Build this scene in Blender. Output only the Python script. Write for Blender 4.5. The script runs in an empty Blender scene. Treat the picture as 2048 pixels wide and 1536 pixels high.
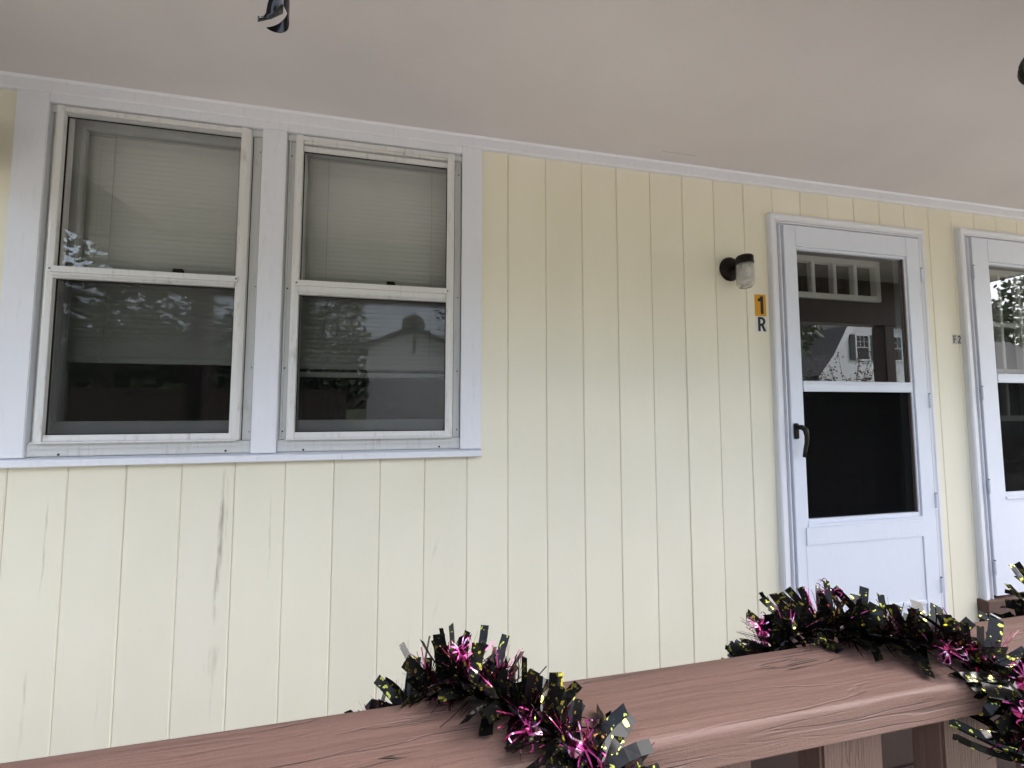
import bpy, bmesh, math, random
from mathutils import Vector, Matrix
C = bpy.context.scene.collection
sc = bpy.context.scene
R = math.radians
rnd = random.Random(7)

# ------------------------------------------------------------------ camera
cam_d = bpy.data.cameras.new('camera'); cam = bpy.data.objects.new('camera', cam_d); C.objects.link(cam)
sc.camera = cam
cam_d.sensor_fit = 'HORIZONTAL'; cam_d.sensor_width = 36.0; cam_d.lens = 769.0 / 2048.0 * 36.0
cam_d.clip_start = 0.02; cam_d.clip_end = 900
cam.location = (0, -1.7307, 1.27)
yaw, pitch, roll = 0.193838, 0.059388, 0.00005
fw = Vector((math.sin(yaw)*math.cos(pitch), math.cos(yaw)*math.cos(pitch), math.sin(pitch)))
cam.rotation_euler = fw.to_track_quat('-Z', 'Y').to_euler()
cam_d.dof.use_dof = False

# ------------------------------------------------------------------ world, sun, exposure
SUN_EL, SUN_AZ = R(58), R(95)     # high soft light from the street side
w = bpy.data.worlds.new('World'); sc.world = w; w.use_nodes = True
nt = w.node_tree; bg = nt.nodes['Background']
sky = nt.nodes.new('ShaderNodeTexSky'); sky.sky_type = 'NISHITA'; sky.sun_disc = False
sky.sun_elevation = SUN_EL; sky.sun_rotation = SUN_AZ; sky.dust_density = 5.0; sky.air_density = .9; sky.ozone_density = .6
hs = nt.nodes.new('ShaderNodeHueSaturation'); hs.inputs['Saturation'].default_value = .62      # thin overcast
nt.links.new(sky.outputs[0], hs.inputs['Color']); nt.links.new(hs.outputs[0], bg.inputs[0]); bg.inputs[1].default_value = 0.15
sd = bpy.data.lights.new('sun', 'SUN'); sd.energy = 1.5; sd.angle = R(80); sd.color = (1.0, 0.97, 0.92)
sun = bpy.data.objects.new('sun', sd); C.objects.link(sun)
sdir = Vector((math.sin(SUN_AZ)*math.cos(SUN_EL), math.cos(SUN_AZ)*math.cos(SUN_EL), math.sin(SUN_EL)))
sun.rotation_euler = (-sdir).to_track_quat('-Z', 'Y').to_euler(); sun.location = sdir*30
vs = sc.view_settings
vs.view_transform = 'Standard'; vs.look = 'None'; vs.exposure = 2.72; vs.gamma = 1.0; vs.use_curve_mapping = False
sc.render.engine = 'CYCLES'
sc.cycles.max_bounces = 10; sc.cycles.diffuse_bounces = 6; sc.cycles.glossy_bounces = 5
sc.cycles.transparent_max_bounces = 24; sc.cycles.transmission_bounces = 8
sc.cycles.sample_clamp_indirect = 6.0
sc.cycles.use_denoising = True

# ------------------------------------------------------------------ helpers
class MB:
    def __init__(s): s.v = []; s.f = []
    def quad(s, a, b, c, d):
        n = len(s.v); s.v += [tuple(a), tuple(b), tuple(c), tuple(d)]; s.f.append((n, n+1, n+2, n+3)); return s
    def box(s, x0, x1, y0, y1, z0, z1):
        n = len(s.v)
        s.v += [(x0,y0,z0),(x1,y0,z0),(x1,y1,z0),(x0,y1,z0),(x0,y0,z1),(x1,y0,z1),(x1,y1,z1),(x0,y1,z1)]
        s.f += [tuple(n+i for i in q) for q in ((0,3,2,1),(4,5,6,7),(0,1,5,4),(1,2,6,5),(2,3,7,6),(3,0,4,7))]; return s
    def frame(s, x0, x1, z0, z1, y0, y1, l, r, t, b):
        s.box(x0, x0+l, y0, y1, z0, z1); s.box(x1-r, x1, y0, y1, z0, z1)
        if t: s.box(x0+l, x1-r, y0, y1, z1-t, z1)
        if b: s.box(x0+l, x1-r, y0, y1, z0, z0+b)
        return s
    def prism(s, poly, axis, a, b):
        """poly: 2-D outline; axis 'z': poly is (x,y) from z=a to b; 'x': (y,z); 'y': (x,z)"""
        n = len(s.v); k = len(poly)
        for h in (a, b):
            for (p, q) in poly:
                s.v.append({'z': (p, q, h), 'x': (h, p, q), 'y': (p, h, q)}[axis])
        s.f.append(tuple(n+i for i in range(k))[::-1]); s.f.append(tuple(n+k+i for i in range(k)))
        for i in range(k):
            j = (i+1) % k; s.f.append((n+i, n+j, n+k+j, n+k+i))
        return s
    def lathe(s, prof, c, seg=32, axis='z'):
        n = len(s.v); k = len(prof)
        for i in range(seg):
            a = 2*math.pi*i/seg; ca, sa = math.cos(a), math.sin(a)
            for (r, h) in prof:
                p = {'z': (r*ca, r*sa, h), 'y': (r*ca, h, r*sa)}[axis]
                s.v.append((c[0]+p[0], c[1]+p[1], c[2]+p[2]))
        for i in range(seg):
            j = (i+1) % seg
            for m in range(k-1):
                s.f.append((n+i*k+m, n+j*k+m, n+j*k+m+1, n+i*k+m+1))
        return s
    def tube(s, pts, rad, seg=8):
        n = len(s.v); pts = [Vector(p) for p in pts]; k = len(pts)
        if not hasattr(rad, '__len__'): rad = [rad]*k
        t0 = (pts[1]-pts[0]).normalized(); up = t0.orthogonal().normalized()
        for i, p in enumerate(pts):
            t = (pts[min(i+1, k-1)]-pts[max(i-1, 0)]).normalized()
            up = (up - t*up.dot(t)).normalized(); sd_ = t.cross(up)
            for j in range(seg):
                a = 2*math.pi*j/seg; s.v.append(tuple(p + (up*math.cos(a)+sd_*math.sin(a))*rad[i]))
        for i in range(k-1):
            for j in range(seg):
                m = (j+1) % seg; s.f.append((n+i*seg+j, n+i*seg+m, n+(i+1)*seg+m, n+(i+1)*seg+j))
        s.f.append(tuple(n+j for j in range(seg))[::-1]); s.f.append(tuple(n+(k-1)*seg+j for j in range(seg))); return s
    def mesh(s, name, mat, bevel=0, smooth=False, recalc=True):
        me = bpy.data.meshes.new(name); me.from_pydata(s.v, [], s.f)
        if bevel or recalc:
            bm = bmesh.new(); bm.from_mesh(me)
            if recalc: bmesh.ops.recalc_face_normals(bm, faces=bm.faces)
            if bevel: bmesh.ops.bevel(bm, geom=list(bm.edges), offset=bevel, segments=2, affect='EDGES', clamp_overlap=True)
            bm.to_mesh(me); bm.free()
        me.materials.append(mat)
        if smooth: me.polygons.foreach_set('use_smooth', [True]*len(me.polygons))
        me.update(); return me
    def build(s, name, mat, parent=None, bevel=0, smooth=False, recalc=True):
        return link(name, s.mesh(name, mat, bevel, smooth, recalc), parent)
def wloc(o):
    v = Vector((0, 0, 0))
    while o is not None: v += o.location; o = o.parent
    return v
def link(name, me, parent=None):
    """mesh given in world coordinates; child keeps them by an opposite offset of its parents' places"""
    o = bpy.data.objects.new(name, me); C.objects.link(o)
    if parent is not None:
        o.parent = parent; o.location = -wloc(parent)
    return o
def thing(name, label, cat, loc=(0, 0, 0), group=None):
    o = bpy.data.objects.new(name, None); C.objects.link(o); o.location = loc; o.empty_display_size = .1
    return tag(o, label, cat, group)
def tag(o, label=None, cat=None, group=None, kind=None):
    if label: o['label'] = label
    if cat: o['category'] = cat
    if group: o['group'] = group
    if kind: o['kind'] = kind
    return o
def copy_tree(o, parent=None):
    c = o.copy(); C.objects.link(c)
    if parent is not None: c.parent = parent
    for ch in list(o.children): copy_tree(ch, c)
    return c
def rect_minus(x0, x1, z0, z1, holes):
    """rectangles left of [x0,x1]x[z0,z1] when holes are cut out"""
    xs = sorted({x0, x1, *[h for q in holes for h in q[:2] if x0 < h < x1]})
    out = []
    for a, b in zip(xs, xs[1:]):
        cuts = sorted([(max(q[2], z0), min(q[3], z1)) for q in holes if q[0] <= a+1e-6 and q[1] >= b-1e-6 and q[3] > z0 and q[2] < z1])
        z = z0
        for c0, c1 in cuts:
            if c0 > z+1e-6: out.append((a, b, z, c0))
            z = max(z, c1)
        if z < z1-1e-6: out.append((a, b, z, z1))
    return out

# ------------------------------------------------------------------ materials
def mat(name):
    m = bpy.data.materials.new(name); m.use_nodes = True; t = m.node_tree
    return m, t, t.nodes['Principled BSDF']
def nd(t, typ, **kw):
    n = t.nodes.new(typ)
    for k, v in kw.items():
        if k == 'inp':
            for i, val in v.items():
                n.inputs[i].default_value = val
        else: setattr(n, k, v)
    return n
def math_(t, op, a, b=None, c=None, clamp=False):
    n = nd(t, 'ShaderNodeMath', operation=op, use_clamp=clamp)
    for i, x in enumerate((a, b, c)):
        if x is None: continue
        if isinstance(x, (int, float)): n.inputs[i].default_value = x
        else: t.links.new(x, n.inputs[i])
    return n.outputs[0]
def noise(t, vec, scale=(1, 1, 1), s=1.0, detail=4, rough=.55, dist=0.0):
    mp = nd(t, 'ShaderNodeMapping', inp={'Scale': scale}); t.links.new(vec, mp.inputs[0])
    n = nd(t, 'ShaderNodeTexNoise', inp={'Scale': s, 'Detail': detail, 'Roughness': rough, 'Distortion': dist}); t.links.new(mp.outputs[0], n.inputs['Vector'])
    return n.outputs[0]
def ramp(t, x, stops):
    n = nd(t, 'ShaderNodeValToRGB'); e = n.color_ramp.elements
    while len(e) < len(stops): e.new(.5)
    for el, (p, c) in zip(e, stops): el.position = p; el.color = (c if hasattr(c, '__len__') else (c, c, c)) + ((1,) if not hasattr(c, '__len__') or len(c) == 3 else ())
    t.links.new(x, n.inputs[0]); return n.outputs[0]
def mixc(t, f, a, b):
    n = nd(t, 'ShaderNodeMix', data_type='RGBA')
    for idx, x in ((0, f), (6, a), (7, b)):
        if hasattr(x, 'node'): t.links.new(x, n.inputs[idx])
        else: n.inputs[idx].default_value = x if isinstance(x, (int, float)) else tuple(x)+(1,)
    return n.outputs[2]
def bump(t, p, h, strength=.3, dist=.001):
    b = nd(t, 'ShaderNodeBump', inp={'Strength': strength, 'Distance': dist}); t.links.new(h, b.inputs['Height']); t.links.new(b.outputs[0], p.inputs['Normal'])
def objco(t): return nd(t, 'ShaderNodeTexCoord').outputs['Object']

def simple(name, col, rough=.5, metal=0.0, var=0.06, scale=9, bmp=0.15, bdist=.0006, bscale=180, **kw):
    m, t, p = mat(name); co = objco(t)
    n = noise(t, co, s=scale, detail=5)
    dark = tuple(c*(1-var*2) for c in col); lite = tuple(min(1, c*(1+var)) for c in col)
    t.links.new(mixc(t, ramp(t, n, [(.3, 0.0), (.7, 1.0)]), dark, lite), p.inputs['Base Color'])
    p.inputs['Roughness'].default_value = rough; p.inputs['Metallic'].default_value = metal
    for k, v in kw.items(): p.inputs[k].default_value = v
    if bmp: bump(t, p, noise(t, co, s=bscale, detail=3), bmp, bdist)
    return m

def siding_paint():
    m, t, p = mat('yellow_siding_paint'); co = objco(t)
    sx = nd(t, 'ShaderNodeSeparateXYZ'); t.links.new(co, sx.inputs[0]); X, Z = sx.outputs[0], sx.outputs[2]
    n1 = noise(t, co, (1, 1, .5), s=3, detail=6)
    col = mixc(t, ramp(t, n1, [(.3, 0.0), (.7, 1.0)]), (.725, .685, .545), (.765, .725, .59))
    info = nd(t, 'ShaderNodeObjectInfo')
    br = math_(t, 'MULTIPLY_ADD', info.outputs['Random'], .05, .965)
    hs = nd(t, 'ShaderNodeHueSaturation'); t.links.new(col, hs.inputs['Color']); t.links.new(br, hs.inputs['Value']); col = hs.outputs[0]
    wob = noise(t, co, (0, 0, 5), s=1, detail=3)
    fib = noise(t, co, (110, 110, 5), s=1, detail=4)
    pat = noise(t, co, (30, 30, 9), s=1, detail=4)
    # (x at middle, z low, z high, half width, strength, lean)
    for (xc, z0, z1, hw, st, lean) in ((-.826, .42, 1.03, .012, .85, .03), (-.835, .23, .36, .028, .75, .1), (-.832, .06, .3, .006, .45, .02), (-.806, .72, 1.0, .004, .6, .0),
                                       (-1.394, .55, .94, .004, .5, .02), (-1.42, .03, .35, .008, .35, .03), (.003, .60, .74, .009, .40, .25), (.012, .35, .5, .01, .25, .3), (-.65, .58, .93, .004, .38, .0),
                                       (-.10, .20, .38, .005, .3, .0), (-1.20, .05, .25, .004, .25, 0)):
        zm = (z0+z1)/2
        ctr = math_(t, 'MULTIPLY_ADD', math_(t, 'SUBTRACT', Z, zm), lean, xc)
        ctr = math_(t, 'ADD', ctr, math_(t, 'MULTIPLY_ADD', wob, .03, -.015))
        d = math_(t, 'DIVIDE', math_(t, 'ABSOLUTE', math_(t, 'SUBTRACT', X, ctr)), hw)
        mk = math_(t, 'SUBTRACT', 1.0, d, clamp=True)
        zr = math_(t, 'MULTIPLY', math_(t, 'DIVIDE', math_(t, 'SUBTRACT', Z, z0), .08, clamp=True), math_(t, 'DIVIDE', math_(t, 'SUBTRACT', z1, Z), .08, clamp=True))
        mk = math_(t, 'MULTIPLY', mk, zr)
        br_ = ramp(t, math_(t, 'MULTIPLY_ADD', fib, .6, math_(t, 'MULTIPLY', pat, .4)), [(.42, 0.0), (.62, 1.0)])
        mk = math_(t, 'MULTIPLY', math_(t, 'MULTIPLY', mk, br_), st*1.7, clamp=True)
        col = mixc(t, mk, col, (.37, .335, .265))
    # small scuffs and grime low on the wall
    sp = noise(t, co, (1, 1, .7), s=34, detail=6, rough=.7)
    low = math_(t, 'DIVIDE', math_(t, 'SUBTRACT', 1.3, Z), 1.3, clamp=True)
    sc_ = math_(t, 'MULTIPLY', ramp(t, sp, [(.67, 0.0), (.76, 1.0)]), math_(t, 'MULTIPLY', low, .55))
    col = mixc(t, sc_, col, (.36, .34, .29))
    t.links.new(col, p.inputs['Base Color']); p.inputs['Roughness'].default_value = .48
    h = math_(t, 'ADD', noise(t, co, (1, 1, .25), s=120, detail=3), math_(t, 'MULTIPLY', noise(t, co, (1, 1, .4), s=9, detail=3), 2.0))
    bump(t, p, h, .25, .0012)
    return m

def dirty_white(name, base=(.60, .59, .575), amount=.6):
    m, t, p = mat(name); co = objco(t)
    n1 = noise(t, co, (1, 1, .15), s=60, detail=6, rough=.7); n2 = noise(t, co, s=14, detail=5)
    f = math_(t, 'MULTIPLY', ramp(t, n1, [(.52, 0.0), (.72, 1.0)]), ramp(t, n2, [(.42, 0.0), (.65, 1.0)]))
    f = math_(t, 'MULTIPLY', f, amount)
    col = mixc(t, f, mixc(t, n2, tuple(c*.93 for c in base), base), (.27, .24, .21))
    t.links.new(col, p.inputs['Base Color']); p.inputs['Roughness'].default_value = .5
    bump(t, p, n1, .2, .0006); return m

def brown_paint(name, along, base=(.110, .065, .053)):
    """painted timber, grain along one axis"""
    m, t, p = mat(name); co = objco(t)
    sc1 = {'x': (1.6, 70, 70), 'z': (70, 70, 1.6)}[along]; sc2 = {'x': (.9, 16, 16), 'z': (16, 16, .9)}[along]; sc3 = {'x': (2.2, 34, 34), 'z': (34, 34, 2.2)}[along]
    warp = noise(t, co, {'x': (3, 3, 3), 'z': (3, 3, 3)}[along], s=1.5, detail=2)
    vv = nd(t, 'ShaderNodeVectorMath', operation='ADD'); cx = nd(t, 'ShaderNodeCombineXYZ')
    wv = math_(t, 'MULTIPLY', warp, .014)
    for i in ((1, 2) if along == 'x' else (0, 1)): t.links.new(wv, cx.inputs[i])
    t.links.new(co, vv.inputs[0]); t.links.new(cx.outputs[0], vv.inputs[1]); co2 = vv.outputs[0]
    g1 = noise(t, co2, sc1, s=1.6, detail=4, rough=.6); g2 = noise(t, co2, sc2, s=2.2, detail=5); g3 = noise(t, co2, sc3, s=1.6, detail=3, rough=.5)
    crk = ramp(t, g3, [(.485, 0.0), (.497, 1.0), (.503, 1.0), (.515, 0.0)])
    crk = math_(t, 'MULTIPLY', crk, ramp(t, noise(t, co, {'x': (3, 14, 14), 'z': (14, 14, 3)}[along], s=1.3, detail=2), [(.55, 0.0), (.66, 1.0)]))
    col = mixc(t, ramp(t, g2, [(.3, 0.0), (.7, 1.0)]), tuple(c*.95 for c in base), tuple(c*1.05 for c in base))
    col = mixc(t, math_(t, 'MULTIPLY', ramp(t, g1, [(.30, 1.0), (.5, 0.0)]), .14), col, tuple(c*.55 for c in base))
    col = mixc(t, math_(t, 'MULTIPLY', crk, .85 if along == 'x' else .2), col, tuple(c*.3 for c in base))
    nz = nd(t, 'ShaderNodeNewGeometry'); sn = nd(t, 'ShaderNodeSeparateXYZ'); t.links.new(nz.outputs['Normal'], sn.inputs[0])
    up = math_(t, 'GREATER_THAN', math_(t, 'ABSOLUTE', sn.outputs[2]), .6)
    if along == 'x':
        cf = math_(t, 'SINE', math_(t, 'MULTIPLY', noise(t, co2, (1.1, 0, 26), s=1, detail=3, rough=.45), 62))
        ct = math_(t, 'SINE', math_(t, 'MULTIPLY', noise(t, co2, (.9, 15, 0), s=1, detail=3, rough=.45), 44))
        lf_ = math_(t, 'MULTIPLY', ramp(t, cf, [(.84, 0.0), (.97, 1.0)]), math_(t, 'SUBTRACT', 1.0, up))
        lt_ = math_(t, 'MULTIPLY', ramp(t, ct, [(.96, 0.0), (.995, .45)]), up)
        lines = math_(t, 'MULTIPLY', math_(t, 'ADD', lf_, lt_), ramp(t, noise(t, co, (5, 30, 30), s=1, detail=2), [(.42, 0.0), (.6, 1.0)]))
        col = mixc(t, math_(t, 'MULTIPLY', lines, .42), col, tuple(c*.4 for c in base))
    else: lines = math_(t, 'MULTIPLY', crk, .3)
    worn = ramp(t, noise(t, co, s=60, detail=5, rough=.7), [(.70, 0.0), (.76, 1.0)])
    col = mixc(t, math_(t, 'MULTIPLY', worn, .35), col, (.42, .30, .27))
    t.links.new(col, p.inputs['Base Color']); p.inputs['Roughness'].default_value = .58; p.inputs['Specular IOR Level'].default_value = .3
    h = math_(t, 'ADD', math_(t, 'MULTIPLY', g1, .55), math_(t, 'ADD', math_(t, 'MULTIPLY', g2, .45), math_(t, 'MULTIPLY', crk, -1.6 if along == 'x' else -.25)))
    h = math_(t, 'ADD', h, math_(t, 'MULTIPLY', noise(t, co, s=260, detail=3), .12)); h = math_(t, 'MULTIPLY_ADD', lines, -.5, h)
    bump(t, p, h, .8, .0045); return m

def glass(name, tint=(.95, .953, .95), ior=1.75, wave=True):
    m, t, p = mat(name); t.nodes.remove(p); out = t.nodes['Material Output']
    tr = nd(t, 'ShaderNodeBsdfTransparent'); tr.inputs[0].default_value = tint+(1,)
    gl = nd(t, 'ShaderNodeBsdfGlossy'); gl.inputs['Roughness'].default_value = .004; gl.inputs[0].default_value = (1, 1, 1, 1)
    fr = nd(t, 'ShaderNodeFresnel', inp={'IOR': ior}); geo = nd(t, 'ShaderNodeNewGeometry')
    f = math_(t, 'MULTIPLY', fr.outputs[0], math_(t, 'SUBTRACT', 1.0, geo.outputs['Backfacing']))
    if wave:
        co = objco(t); b = nd(t, 'ShaderNodeBump', inp={'Strength': .02, 'Distance': .001}); t.links.new(noise(t, co, s=5, detail=1), b.inputs['Height']); t.links.new(b.outputs[0], gl.inputs['Normal'])
    mx = nd(t, 'ShaderNodeMixShader'); t.links.new(f, mx.inputs[0]); t.links.new(tr.outputs[0], mx.inputs[1]); t.links.new(gl.outputs[0], mx.inputs[2])
    t.links.new(mx.outputs[0], out.inputs[0]); return m

def foil(name, base, spot, thr=.56, metal_base=.0, scale=190):
    m, t, p = mat(name); co = objco(t)
    info = nd(t, 'ShaderNodeObjectInfo'); vv = nd(t, 'ShaderNodeVectorMath', operation='ADD'); t.links.new(co, vv.inputs[0])
    cx = nd(t, 'ShaderNodeCombineXYZ')
    for i, k in enumerate((3.1, 7.7, 5.3)): t.links.new(math_(t, 'MULTIPLY', info.outputs['Random'], k), cx.inputs[i])
    t.links.new(cx.outputs[0], vv.inputs[1])
    n = noise(t, vv.outputs[0], s=scale, detail=1.5, rough=.4)
    f = ramp(t, n, [(thr, 0.0), (thr+.02, 1.0)])
    t.links.new(mixc(t, f, base, spot), p.inputs['Base Color'])
    mm = math_(t, 'MULTIPLY_ADD', f, 1.0-metal_base, metal_base); t.links.new(mm, p.inputs['Metallic'])
    p.inputs['Roughness'].default_value = .17; p.inputs['Specular IOR Level'].default_value = .22
    bump(t, p, noise(t, vv.outputs[0], s=45, detail=1), .25, .002)
    return m

M = {}
M['yellow'] = siding_paint()
M['trim'] = dirty_white('white_trim_paint', (.72, .73, .775), .2)
M['alu'] = dirty_white('weathered_white_frame', (.655, .65, .635), .8)
M['alu2'] = dirty_white('flange_off_white', (.53, .54, .535), .85)
M['door'] = dirty_white('white_door_enamel', (.69, .725, .81), .12)
def ceiling_paint():
    m, t, p = mat('ceiling_paint'); co = objco(t); sx = nd(t, 'ShaderNodeSeparateXYZ'); t.links.new(co, sx.inputs[0])
    n = noise(t, co, s=1.3, detail=6); n2 = noise(t, co, s=24, detail=6, rough=.75)
    col = mixc(t, ramp(t, n, [(.3, 0.0), (.7, 1.0)]), (.595, .56, .562), (.655, .62, .622))
    col = mixc(t, ramp(t, n2, [(.68, 0.0), (.78, .5)]), col, (.45, .41, .38))
    wob = math_(t, 'MULTIPLY_ADD', noise(t, co, (9, 0, 0), s=1, detail=3), .006, -.095)
    ln = math_(t, 'MULTIPLY', math_(t, 'LESS_THAN', math_(t, 'ABSOLUTE', math_(t, 'SUBTRACT', sx.outputs[1], wob)), .0009), math_(t, 'MULTIPLY', math_(t, 'GREATER_THAN', sx.outputs[0], 1.07), math_(t, 'LESS_THAN', sx.outputs[0], 1.26)))
    col = mixc(t, math_(t, 'MULTIPLY', ln, .75), col, (.14, .12, .11))
    t.links.new(col, p.inputs['Base Color']); p.inputs['Roughness'].default_value = .75
    bump(t, p, math_(t, 'ADD', noise(t, co, s=220, detail=3), math_(t, 'MULTIPLY', n2, 2.0)), .35, .001); return m
M['ceil'] = ceiling_paint()
M['brown'] = brown_paint('brown_rail_paint', 'x'); M['brownz'] = brown_paint('shaded_baluster_paint', 'z', (.080, .045, .036))  # balusters: same paint as the rail, darkened to hold the cap's shade
M['floor'] = simple('dark_floor_paint', (.03, .019, .016), .8, **{'Specular IOR Level': .15})
M['beam'] = simple('dark_brown_paint', (.085, .05, .042), .5, var=.1)
M['glass'] = glass('window_glass'); M['door_glass'] = glass('door_glass', (.80, .81, .81), 2.0)
def screen_mat():
    m, t, p = mat('insect_screen_mesh'); out = t.nodes['Material Output']
    p.inputs['Base Color'].default_value = (.010, .010, .010, 1); p.inputs['Roughness'].default_value = .9; p.inputs['Specular IOR Level'].default_value = 0
    co = objco(t); sx = nd(t, 'ShaderNodeSeparateXYZ'); t.links.new(co, sx.inputs[0])
    tr = nd(t, 'ShaderNodeBsdfTransparent'); mx = nd(t, 'ShaderNodeMixShader')
    a = math_(t, 'MULTIPLY', math_(t, 'SINE', math_(t, 'MULTIPLY', sx.outputs[0], 2*math.pi/.0052)), math_(t, 'SINE', math_(t, 'MULTIPLY', sx.outputs[2], 2*math.pi/.0058)))
    t.links.new(math_(t, 'MULTIPLY_ADD', a, .07, .29), mx.inputs[0]); t.links.new(tr.outputs[0], mx.inputs[1]); t.links.new(p.outputs[0], mx.inputs[2])
    t.links.new(mx.outputs[0], out.inputs[0]); return m
M['screen'] = screen_mat()
M['strip'] = simple('brown_weatherstrip', (.10, .075, .06), .6, bmp=0)
M['low_glass'] = glass('lower_door_glass', (.65, .65, .65), 1.08)
M['dark'] = simple('interior_dark', (.02, .018, .016), .8, var=.1, **{'Specular IOR Level': .2})
M['inner'] = simple('inner_door_paint', (.035, .033, .033), .55, var=.05, **{'Specular IOR Level': .2})
M['lite'] = simple('lite_frame_paint', (.72, .71, .67), .5, var=.03)
M['sash'] = simple('inner_sash_paint', (.42, .43, .43), .5, var=.05)
M['blind'] = simple('blind_slat_vinyl', (.64, .645, .61), .5, var=.02, bmp=0)
M['black'] = simple('black_metal', (.012, .011, .010), .35, var=.1, **{'Specular IOR Level': .2})
M['rust'] = simple('dark_bronze', (.014, .009, .0075), .5, metal=.0, var=.3, scale=30, **{'Specular IOR Level': .2})
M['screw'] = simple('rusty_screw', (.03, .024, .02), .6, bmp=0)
M['orange'] = simple('sticker_amber', (.62, .30, .015), .35, var=.02, bmp=0)
M['stwhite'] = simple('sticker_silver_white', (.66, .67, .66), .3, var=.02, bmp=0)
M['clear'] = simple('sticker_clear_grey', (.50, .49, .44), .3, var=.03, bmp=0)
M['ink'] = simple('sticker_ink', (.012, .011, .012), .4, bmp=0)
M['foil'] = foil('black_spotted_foil', (.004, .004, .004), (.50, .48, .09), .632)
M['pink'] = foil('magenta_foil', (.25, .03, .105), (.55, .28, .42), .58, 1.0, 120)
M['core'] = simple('garland_cord', (.02, .012, .016), .6)
M['ribbon'] = simple('black_foil_ribbon', (.006, .006, .006), .16, bmp=0, **{'Specular IOR Level': .3})

def jar_mat():
    m, t, p = mat('ribbed_clear_glass'); co = objco(t)
    p.inputs['Base Color'].default_value = (.88, .87, .85, 1); p.inputs['Transmission Weight'].default_value = .82; p.inputs['Roughness'].default_value = .10; p.inputs['IOR'].default_value = 1.45
    bump(t, p, noise(t, co, (1, 1, 5), s=60, detail=3), .5, .003); return m
M['jar'] = jar_mat()

# ================================================================== LARGE STRUCTURE
S = 0.184; X0 = -1.52014
WL, WR = -2.25, 5.4
ZC = 2.522                                     # porch ceiling
ZB = 0.03                                      # foot of the siding
OPEN = [(-1.46, -.724), (-.632, .104)]         # window openings
OZ0, OZ1 = 1.088, 2.431
D1 = (1.775, 2.782, 0.0, 2.285); D2 = (3.125, 4.115, 0.0, 2.33)

house = thing('house', 'pale yellow vertical board house front with white trimmed windows and two white doors', 'house')
# backing wall behind the boards
holes = [(a, b, OZ0, OZ1) for a, b in OPEN] + [D1, D2]
mb = MB()
for (a, b, c, d) in rect_minus(WL, WR, -.45, 5.6, holes): mb.box(a, b, .006, .13, c, d)
wall = mb.build('wall', M['yellow'], house)
# boards: chamfered long edges where two boards meet
bholes = [(-1.50, .15, 1.062, 2.6), (1.77, 2.785, 0, 2.29), (3.12, 4.12, 0, 2.335)]
for k in range(-4, 38):
    a, b = X0+k*S, X0+(k+1)*S
    if b < WL or a > WR: continue
    mb = MB()
    for (x0, x1, z0, z1) in rect_minus(a, b, ZB, ZC-.004, bholes):
        jy = rnd.uniform(-.0006, .0006)
        l = .0007 if abs(x0-a) < 1e-6 else 0; r = .0007 if abs(x1-b) < 1e-6 else 0
        cl = .0036 if l else 0; cr = .0036 if r else 0
        poly = []
        if l: poly += [(x0+l, .0055), (x0+l, .0034+jy), (x0+l+cl, 0+jy)]
        else: poly += [(x0, .0055), (x0, 0+jy)]
        if r: poly += [(x1-r-cr, 0+jy), (x1-r, .0034+jy), (x1-r, .0055)]
        else: poly += [(x1, 0+jy), (x1, .0055)]
        mb.prism(poly, 'z', z0, z1)
    if mb.v: mb.build('siding_board', M['yellow'], wall)
# house body behind the wall: keeps daylight out of the rooms
mb = MB()
mb.box(WL, WL+.12, .131, 6, -.45, 5.6).box(WR-.12, WR, .131, 6, -.45, 5.6).box(WL, WR, 6.001, 6.12, -.45, 5.6)
mb.build('rear_wall', M['yellow'], house)
mb = MB(); mb.box(WL-.3, WR+.3, -.4, 6.4, 5.601, 5.75); mb.build('roof', M['dark'], house)
mb = MB()
mb.box(WL+.121, WR-.121, .131, 5.99, .0, .06).box(WL+.121, WR-.121, .131, 5.99, 2.75, 2.8)
mb.box(WL+.121, WR-.121, 2.4, 2.5, .061, 2.749).box(1.55, 1.63, .131, 2.399, .061, 2.749).box(2.92, 3.0, .131, 2.399, .061, 2.749)
mb.build('interior_wall', M['dark'], house)

# porch ceiling with its trim (setting)
mb = MB(); mb.box(WL, WR, -1.55, .0055, ZC, ZC+.03)
ceiling = tag(mb.build('ceiling', M['ceil']), kind='structure')
mb = MB(); mb.prism([(.0, 2.468), (-.016, 2.468), (-.021, 2.473), (-.021, 2.512), (-.027, 2.5215), (.0, 2.5215)], 'x', WL, WR)
mb.build('ceiling_trim', M['trim'], ceiling)
mb = MB(); mb.box(WL-.2, WR+.2, -1.75, .005, ZC+.031, ZC+.16).build('porch_roof', M['dark'], house)
# porch floor of planks (setting)
mb = MB(); mb.box(WL, WR, -1.42, .0, -.14, -.032); pf = tag(mb.build('porch_floor', M['beam']), kind='structure')
for i in range(10):
    y0 = -1.43+i*.1415
    MB().box(WL, WR, y0, y0+.136, -.031, .0).build('plank', M['floor'], pf, bevel=.002)

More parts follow.
